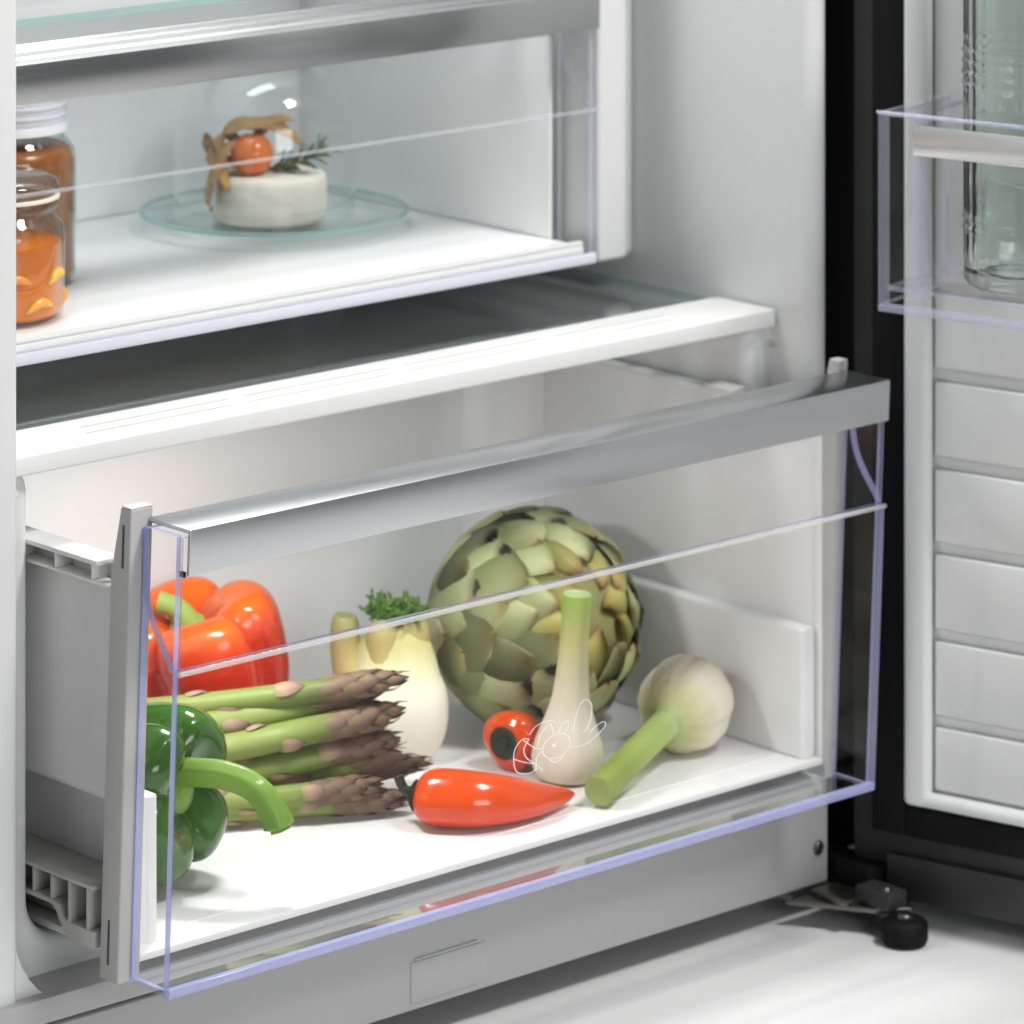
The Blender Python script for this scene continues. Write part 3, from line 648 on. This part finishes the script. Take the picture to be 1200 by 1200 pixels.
def spear(base, tip, rad, label, seed, sag=.0, headlen=.043):
    rnd = random.Random(seed)
    base = Vector(base); tip = Vector(tip); L = (tip - base).length
    o = T('asparagus_spear', label, 'asparagus', base, group='bunch of asparagus spears')
    o.rotation_mode = 'QUATERNION'; o.rotation_quaternion = (tip - base).to_track_quat('X', 'Z') @ Quaternion((1, 0, 0), rnd.uniform(0, 6.28))
    bend = Vector((0, rnd.uniform(-.003, .003), rnd.uniform(-.003, .003)))
    ctr = lambda t: Vector((L * t, 0, 0)) + bend * math.sin(math.pi * t)
    th = 1 - headlen / L
    def rr(t):
        if t < th: return rad * (1.04 - .08 * t / th)
        u = (t - th) / (1 - th); return rad * (.96 + .02 * math.sin(math.pi * min(1, u * 1.5)) if u < .33 else .98 * (1 - ((u - .33) / .67) ** 1.6) ** .85 + .04)
    bm = bmesh.new(); tube_bm(bm, [ctr(i / 40) for i in range(41)], rr, 16, True, lambda a, t: 1 + .03 * math.cos(3 * a + seed) + .02 * math.cos(7 * a))
    bm_obj('stalk', bm, stalk_m, o, angle=60)
    def put(me, t, ang, sc):
        c = bpy.data.objects.new('scale_leaf', me); COL.objects.link(c); c.parent = o
        d_ = (ctr(min(1, t + .01)) - ctr(t - .01)).normalized(); c.rotation_mode = 'QUATERNION'
        c.location = ctr(t); c.rotation_quaternion = d_.to_track_quat('X', 'Z') @ Quaternion((1, 0, 0), ang); c.scale = sc
    x = .012; k = 0
    while x < L - headlen:
        put(SM[0], x / L, k * 2.4 + seed, (1 + rnd.uniform(-.1, .2), rad / .0056 * 1.0, rad / .0056 * 1.0)); x += rnd.uniform(.012, .022); k += 1
    m = 26
    for i in range(m):
        u = i / m; t = th + (1 - th) * (u * .86); r_ = rr(t) / (.0058 if u < .55 else .0040)
        put(SM[1] if u < .55 else SM[2], t, i * 2.4 + seed, (1.0 - .25 * u, r_ * .93, r_ * .93))
    # apex
    return o
def px3(x, y, z=None, Y=None):     # a picture point of the study grid on a height or depth plane
    v = view_f + view_r * ((x - 600) / 5530) + Vector((0, 0, -(y + 785) / 5530)); C = camo.location
    t = (z - C.z) / v.z if z is not None else (Y - C.y) / v.y
    return C + v * t
def spear_px(b, bz, t, tz, rad, label, seed, hl=.043, ext=.06):
    B = px3(*b, z=bz); Tp = px3(*t, z=tz); d_ = (B - Tp).normalized(); B2 = B + d_ * ext
    return spear(B2, Tp, rad, label, seed, headlen=hl)
spear_px((264, 957), ZF + .0062, (480, 936), ZF + .0080, .0066, 'lowest front asparagus spear pointing at the dark stem of the red pepper', 1)
spear_px((262, 935), ZF + .0180, (450, 918), ZF + .0180, .0064, 'purple-tipped asparagus spear just above the lowest one', 2)
spear_px((300, 915), ZF + .0060, (503, 893), ZF + .0180, .0062, 'asparagus spear whose tip reaches farthest right in the bunch', 3)
spear_px((267, 903), ZF + .0290, (470, 864), ZF + .0370, .0070, 'middle asparagus spear emerging behind the curved green stem', 4)
spear_px((237, 878), ZF + .0430, (476, 829), ZF + .0540, .0076, 'thick asparagus spear with broad pale scales, third from the top', 5, .050)
spear_px((235, 848), ZF + .0540, (445, 808), ZF + .0620, .0070, 'bright green asparagus spear tucked under the topmost purple tip', 6)
spear_px((205, 826), ZF + .0620, (480, 793), ZF + .0720, .0068, 'topmost asparagus spear with dark purple tip before the fennel', 7, .052)
spear_px((262, 900), ZF + .0160, (470, 880), ZF + .0200, .0048, 'shaded asparagus spear underneath the middle of the bunch', 8)
spear_px((240, 880), ZF + .0320, (455, 850), ZF + .0370, .0046, 'shaded asparagus spear half hidden behind the thick one', 9)

# fennel
fm = ramp_mat('fennel_skin', [(0, (.74, .72, .60)), (.45, (.80, .80, .68)), (.66, (.72, .70, .44)), (.82, (.52, .50, .20)), (1, (.42, .38, .14))], 'Z', .38, 0, .085, .03, 30, b=(30., .5, .0016, 'Object', (6, 6, .25)), nsc=(3, 3, .4), sss=.2)
FZ = px3(470, 893, z=ZF)
fn_ = T('fennel_bulb', 'white fennel bulb with green frond behind the asparagus tips', 'fennel', FZ - view_r * .004); fn_.scale = (.90, .90, .97)
bm = bmesh.new(); seg = 56; rings = []
FP = spline([(.010, 0, 0), (.021, .003, 0), (.0285, .014, 0), (.0310, .028, 0), (.0295, .042, 0), (.0245, .053, 0), (.0205, .062, 0), (.0170, .069, 0), (.0120, .075, 0), (.0040, .077, 0)], 30)
for p in FP:
    ring = []
    for j in range(seg):
        a = 2 * math.pi * j / seg; rdg = 1 + .03 * math.cos(3 * a + .6) + .018 * abs(math.sin(5 * a + p.y * 20)); f_ = 1 + .35 * max(0, p.y - .05) / .035 * abs(math.cos(a)) 
        q = view_r * (p.x * math.cos(a) * rdg * f_ * 1.05) + view_f * (p.x * math.sin(a) * rdg * .80) + Vector((0, 0, p.y))
        ring.append(bm.verts.new(q))
    rings.append(ring)
for a, b in zip(rings, rings[1:]):
    for j in range(seg): bm.faces.new((a[j], a[(j + 1) % seg], b[(j + 1) % seg], b[j]))
bm.faces.new(rings[0][::-1]); bm.faces.new(rings[-1])
bulb = bm_obj('bulb', bm, fm, fn_, angle=70)
stub_m = ramp_mat('fennel_stalk', [(0, (.74, .70, .50)), (.4, (.58, .46, .20)), (.75, (.44, .36, .13)), (1, (.38, .38, .16))], 'Z', .45, .03, .085, .05, 40, b=(60., .2, .001), nsc=(3, 3, .3), sss=.15)
tube('stalk', [V3(-.012, 0, .030), V3(-.024, 0, .046), V3(-.0295, .001, .062), V3(-.0300, .001, .078), V3(-.0295, .001, .0835)], [.012, .0115, .0095, .0088, .0070], stub_m, fn_, seg=20, n=20)
tube('stalk', [V3(-.004, -.003, .046), V3(-.0065, -.004, .066), V3(-.0060, -.004, .0835)], [.0150, .0140, .0118, .0105, .0060], stub_m, fn_, seg=20, n=12)
tube('stalk', [V3(.008, .003, .046), V3(.012, .002, .066), V3(.0135, .002, .088)], [.0145, .0130, .0105, .0092, .0050], stub_m, fn_, seg=20, n=12)
frm = plain('fennel_frond', (.09, .21, .025), .5, var=.35)
bm = bmesh.new()
for i in range(120):
    a = random.uniform(0, 6.28); el = random.uniform(.2, 1.3); c0 = V3(random.uniform(-.010, .014), random.uniform(-.006, .004), .082)
    dv = (view_r * math.cos(a) * math.cos(el) * 1.2 + view_f * math.sin(a) * math.cos(el) + Vector((0, 0, math.sin(el)))).normalized(); L = random.uniform(.006, .018)
    q = c0 + dv * L; tube_bm(bm, [c0, c0 + dv * L * .5 + Vector((0, 0, .001)), q], [.0007, .0016, .0003], 5)
    for k in range(4):
        s = c0 + dv * L * random.uniform(.4, 1); e_ = s + (dv + Vector((random.uniform(-1, 1), random.uniform(-1, 1), random.uniform(-1, 1))) * .9).normalized() * random.uniform(.002, .005)
        tube_bm(bm, [s, e_], [.0013, .0004], 4)
fr = bm_obj('frond', bm, frm, fn_, angle=60); fr['kind'] = 'stuff'

# artichoke
AR = .0600
AC0 = px3(627, 862, z=ZF); AC0 = Vector((AC0.x, AC0.y, ZF + AR * 1.02)) + view_f * .014
# keep the ball behind the upright garlic and resting on the tub floor
art = T('artichoke', 'large round green artichoke with dark-tipped leaves behind the garlic', 'artichoke', AC0)
ax = V3(.60, -.74, .32).normalized()
art.rotation_mode = 'QUATERNION'; art.rotation_quaternion = align(ax, 0)
def uv_ramp(name, stops, rough=.5):
    m, nt, p = new_mat(name); uv = N(nt, 'ShaderNodeUVMap'); sp = N(nt, 'ShaderNodeSeparateXYZ'); nt.links.new(uv.outputs[0], sp.inputs[0])
    tc = N(nt, 'ShaderNodeTexCoord'); oi = N(nt, 'ShaderNodeObjectInfo'); nz = N(nt, 'ShaderNodeTexNoise', Scale=55., Detail=5.); 
    va = N(nt, 'ShaderNodeVectorMath', operation='ADD'); nt.links.new(tc.outputs['Object'], va.inputs[0]); nt.links.new(oi.outputs['Random'], va.inputs[1]); nt.links.new(va.outputs[0], nz.inputs['Vector'])
    ma = N(nt, 'ShaderNodeMath', operation='MULTIPLY_ADD'); ma.inputs[1].default_value = .22; sb = N(nt, 'ShaderNodeMath', operation='SUBTRACT'); sb.inputs[1].default_value = .11
    nt.links.new(sp.outputs['Y'], sb.inputs[0]); nt.links.new(nz.outputs[0], ma.inputs[0]); nt.links.new(sb.outputs[0], ma.inputs[2])
    r_ = N(nt, 'ShaderNodeValToRGB'); els = r_.color_ramp.elements
    while len(els) < len(stops): els.new(.5)
    for e, (ps, c) in zip(els, stops): e.position = ps; e.color = (*c, 1)
    hs = N(nt, 'ShaderNodeHueSaturation'); mr = N(nt, 'ShaderNodeMapRange'); mr.inputs[3].default_value = .92; mr.inputs[4].default_value = 1.14
    nt.links.new(oi.outputs['Random'], mr.inputs[0]); nt.links.new(mr.outputs[0], hs.inputs['Value'])
    nt.links.new(ma.outputs[0], r_.inputs[0]); nt.links.new(r_.outputs[0], hs.inputs['Color']); nt.links.new(hs.outputs[0], p.inputs['Base Color'])
    p.inputs['Roughness'].default_value = rough; pass
    w_ = N(nt, 'ShaderNodeTexWave', Scale=40., Distortion=1.5); w_.bands_direction = 'X'
    bp = N(nt, 'ShaderNodeBump', Strength=.12, Distance=.0008); nt.links.new(uv.outputs[0], w_.inputs['Vector']); nt.links.new(nz.outputs[0], bp.inputs['Height']); nt.links.new(bp.outputs[0], p.inputs['Normal'])
    return m
G1, G2, G3 = (.44, .50, .22), (.52, .60, .28), (.60, .66, .38)
br_m = [uv_ramp('artichoke_bract', [(0, G1), (.5, G2), (.82, G3), (.90, (.38, .38, .19)), (.94, (.05, .045, .03)), (1, (.02, .018, .015))]),
        uv_ramp('artichoke_bract_pale', [(0, G1), (.45, (.46, .52, .22)), (.80, (.58, .62, .33)), (.93, (.54, .54, .26)), (1, (.46, .36, .14))]),
        uv_ramp('artichoke_bract_inner', [(0, (.30, .30, .09)), (.5, (.42, .40, .12)), (.8, (.50, .42, .12)), (1, (.30, .16, .06))])]
def bract_mesh(name, Lang, Wang, lift, mat, notch=.10, seed=0):
    """leaf lying on the ball: pole is local +Z, leaf runs from base (far from the pole) towards it"""
    bm = bmesh.new(); uvl = bm.loops.layers.uv.new('UVMap'); n, m = 14, 6; rows = []; uvs = {}
    for i in range(n + 1):
        t = i / n
        wf = (.72 + .45 * math.sin(math.pi * min(1, t * 1.15))) * (1 if t < .60 else max(.0, 1 - ((t - .60) / .40) ** 2.0) ** .75) + (.05 if t > .9 else .05)
        row = []
        for k in range(-m, m + 1):
            s = k / m
            al = Lang * (t - .5) - notch * Lang * max(0, (t - .8) / .2) * (1 - abs(s)) ** 2 * .5
            be = Wang * wf * s
            rr = AR * (.955 + lift * t ** 2.2 + .052 * math.sin(math.pi * t) ** .8 * (1 - s * s) - .022 * s * s)
            # al: angle towards the pole from the leaf middle placed on +X, be: sideways angle
            q = Vector((math.cos(al) * math.cos(be), math.sin(be), math.sin(al) * math.cos(be))) * rr
            v = bm.verts.new(q); uvs[v] = ((s + 1) / 2, t); row.append(v)
        rows.append(row)
    for a, b in zip(rows, rows[1:]):
        for j in range(2 * m):
            f = bm.faces.new((a[j], a[j + 1], b[j + 1], b[j]))
            for lp in f.loops: lp[uvl].uv = uvs[lp.vert]
    bmesh.ops.solidify(bm, geom=bm.faces[:], thickness=.0018)
    bmesh.ops.recalc_face_normals(bm, faces=bm.faces)
    me = bpy.data.meshes.new(name); bm.to_mesh(me); bm.free(); me.materials.append(mat)
    for p in me.polygons: p.use_smooth = True
    return me
BM = [bract_mesh('bract', 1.05, .47, .050, br_m[0]), bract_mesh('bract', 1.00, .41, .090, br_m[1]), bract_mesh('bract', .80, .26, .075, br_m[1], .04), bract_mesh('bract', .62, .16, .06, br_m[2], .02), bract_mesh('bract', 1.05, .48, .040, br_m[0])]
core = lathe('core', [(0, -AR * .93), (AR * .55, -AR * .76), (AR * .84, -AR * .40), (AR * .93, 0), (AR * .84, AR * .40), (AR * .55, AR * .74), (AR * .25, AR * .88), (0, AR * .90)], plain('artichoke_core', (.22, .22, .08), .7, var=.2), art, seg=40)
NB = 132
ra = random.Random(5)
for i in range(NB):
    u = (i + .5) / NB
    colat = .06 + 2.42 * u ** .70                                 # angle of the leaf tip from the pole
    which = 3 if colat < .42 else 2 if colat < .70 else (1 if ra.random() < .42 and colat < 1.7 else (0 if ra.random() < .7 else 4))
    Lh = (1.05, 1.0, .80, .62, 1.05)[which] / 2
    mid = colat + Lh * .92                                        # angle of the leaf middle from the pole
    c = bpy.data.objects.new('bract', BM[which]); COL.objects.link(c); c.parent = art; c.rotation_mode = 'QUATERNION'
    ang = i * 2.39996 + ra.uniform(-.12, .12)
    c.rotation_quaternion = Quaternion((0, 0, 1), ang) @ Quaternion((0, 1, 0), mid - math.pi / 2) @ Quaternion((1, 0, 0), ra.uniform(-.08, .08))
    s = .93 + .075 * min(1, colat / 1.2) + ra.uniform(-.008, .012); c.scale = (s, s, s)

# garlic
def garlic(par, prof, lobes, dep, mat, seg=72, seed=0):
    bm = bmesh.new(); P = spline([(a, b, 0) for a, b in prof], 40); rings = []
    for p in P:
        ring = []
        for j in range(seg):
            a = 2 * math.pi * j / seg; c = (1 - abs(math.cos(lobes * a / 2 + seed + .2 * math.sin(a)))) ** 1.8
            k = dep * math.sin(math.pi * min(1, max(0, p.y / prof[-1][1]))) ** .6
            r_ = p.x * (1 - k * c + .01 * math.sin(23 * a + seed)) ; ring.append(bm.verts.new((r_ * math.cos(a), r_ * math.sin(a), p.y)))
        rings.append(ring)
    for a, b in zip(rings, rings[1:]):
        for j in range(seg): bm.faces.new((a[j], a[(j + 1) % seg], b[(j + 1) % seg], b[j]))
    bm.faces.new(rings[0][::-1]); bm.faces.new(rings[-1])
    return bm_obj('bulb', bm, mat, par, angle=75)
g1m = ramp_mat('garlic_skin', [(0, (.62, .50, .36)), (.10, (.76, .68, .55)), (.30, (.82, .78, .67)), (.48, (.78, .72, .52)), (.72, (.55, .54, .24)), (.90, (.36, .46, .12)), (1, (.30, .50, .09))], 'Z', .40, 0, .104, .035, 60, b=(45., .45, .0010, 'Object', (6, 6, .2)), nsc=(4, 4, .15), sss=.25)
G1P = px3(664, 913, z=ZF)
ga = T('garlic', 'fresh garlic bulb standing upright with tall cut green stem', 'garlic', G1P)
garlic(ga, [(.010, 0), (.0165, .0015), (.0195, .008), (.0197, .014), (.0180, .022), (.0140, .033), (.0108, .043), (.0090, .055)], 5, .05, g1m, seed=.7)
ga.rotation_euler = (R(2), R(3), .4)
st1 = tube('stem', [(0, 0, .0545), (.0005, 0, .075), (.001, 0, .100)], [.0090, .0078, .0080], g1m, ga, seg=28, n=14, mod=lambda a, t: 1 + .02 * math.cos(6 * a))
lathe('cut_end', [(.0079, .0999), (.0074, .1010), (.0050, .1012), (.0046, .1006), (.002, .1008), (0, .1009)], plain('cut_stem', (.52, .66, .30), .5, sss=.2), st1, seg=28, loc=(.001, 0, 0))
g2m = ramp_mat('garlic_bulb_skin', [(0, (.62, .54, .40)), (.3, (.78, .73, .58)), (.6, (.80, .76, .62)), (.85, (.64, .62, .36)), (1, (.46, .54, .20))], 'Z', .42, 0, .050, .05, 60, b=(45., .5, .0010, 'Object', (6, 6, .25)), nsc=(4, 4, .3), sss=.2)
stem2 = ramp_mat('garlic_stem', [(0, (.56, .64, .36)), (.35, (.40, .52, .16)), (.7, (.33, .44, .10)), (1, (.24, .32, .06))], 'Z', .38, .040, .120, .05, 60, b=(50., .4, .0008, 'Object', (6, 6, .15)), nsc=(4, 4, .2), sss=.15)
rb2 = .0262
GT = px3(702, 927, z=ZF + .0098)                                  # stem end resting on the floor
G2 = px3(802, 884, z=ZF); G2 = Vector((G2.x, G2.y, ZF + rb2 * .965)) + view_f * .006
dirn = (GT - G2).normalized(); gl_len = (GT - G2).length
gb = T('garlic', 'fresh garlic bulb lying on its side with thick green stem toward the front', 'garlic', G2 - dirn * .024)
gb.rotation_mode = 'QUATERNION'; gb.rotation_quaternion = align(dirn, 10)
garlic(gb, [(.004, .001), (.0120, 0), (.0215, .005), (.0258, .015), (rb2, .024), (.0240, .034), (.0178, .042), (.0112, .047), (.0092, .051)], 7, .07, g2m, seed=.2)
Lg = gl_len + .024
st2 = tube('stem', [(0, 0, .043), (0, 0, .052), (.0006, .0003, Lg * .72), (0, 0, Lg)], [.0094, .0086, .0080, .0080, .0086], stem2, gb, seg=28, n=20, mod=lambda a, t: 1 + .025 * math.cos(5 * a))
lathe('cut_end', [(.0086, Lg - .0004), (.0080, Lg + .0006), (.0045, Lg + .0007), (.0038, Lg + .0001), (0, Lg + .0002)], plain('cut_stem_dark', (.30, .36, .10), .55), st2, seg=28)

# long red peppers
chm = ramp_mat('long_pepper_skin', [(0, (.60, .025, .006)), (.5, (.66, .032, .005)), (1, (.74, .075, .006))], 'Z', .14, -.016, .018, .14, 14, coat=.4, b=(60., .16, .002))
calyx = plain('dark_calyx', (.018, .026, .010), .45, var=.3, b=(120., .3, .001))
def chili(name, label, pts, rad, loc, ruff=.06, stem=None):
    o = T(name, label, 'pepper', loc); pts = [Vector(p) - Vector(loc) for p in pts]
    tube('flesh', pts, rad, chm, o, seg=36, n=40, mod=lambda a, t: 1 + ruff * math.cos(3 * a + 1.2) * (1 - .6 * t) + .02 * math.cos(2 * a - 5 * t), angle=180)
    return o
def prof_r(vals): return lambda t: lerp_list(vals, t)
pA = [px3(486, 932, z=ZF + .0160), px3(510, 935, z=ZF + .0155), px3(560, 938, z=ZF + .0148), px3(610, 938, z=ZF + .0112), px3(650, 934, z=ZF + .0072), px3(672, 930, z=ZF + .0062)]
c1 = chili('pointed_red_pepper', 'glossy pointed red pepper lying in front of the garlic', pA, prof_r([.0055, .0105, .0130, .0143, .0146, .0146, .0143, .0137, .0128, .0117, .0104, .0089, .0073, .0058, .0045, .0032, .0012]), (pA[2].x, pA[2].y, ZF))
l0 = Vector(c1.location)
d0 = (pA[0] - pA[1]).normalized()
cx1 = tube('calyx', [pA[0] + (pA[1] - pA[0]) * .10 - l0, pA[0] - l0, pA[0] + d0 * .003 - l0], [.0078, .0085, .004], calyx, c1, seg=20)
tube('stem', [pA[0] - l0, pA[0] + d0 * .006 + Vector((0, 0, .003)) - l0, pA[0] + d0 * .009 + Vector((0, 0, .009)) - l0], [.0035, .0026, .0028], calyx, cx1, seg=12, n=8)
P0 = px3(590, 871, z=ZF + .0165)
pB = [P0, P0 + V3(.004, .006, .0), P0 + V3(.010, .012, -.001), P0 + V3(.017, .016, -.003), P0 + V3(.024, .018, -.006)]
q0 = px3(605, 900, z=ZF)
c2 = chili('pointed_red_pepper', 'short red pepper with dark hollow stem end behind the emblem', pB, prof_r([.0110, .0150, .0162, .0160, .0150, .0136, .0118, .0095, .0065, .003]), (pB[1].x, pB[1].y, ZF))
l1 = Vector(c2.location); d1 = (pB[0] - pB[1]).normalized()
cap = lathe('calyx', [(.0096, -.0004), (.0086, .0008), (.0060, .0004), (.0034, .0002), (.0026, .0020), (0, .0022)], calyx, c2, seg=24)
cap.location = pB[0] - l1; cap.rotation_mode = 'QUATERNION'; cap.rotation_quaternion = align(d1)
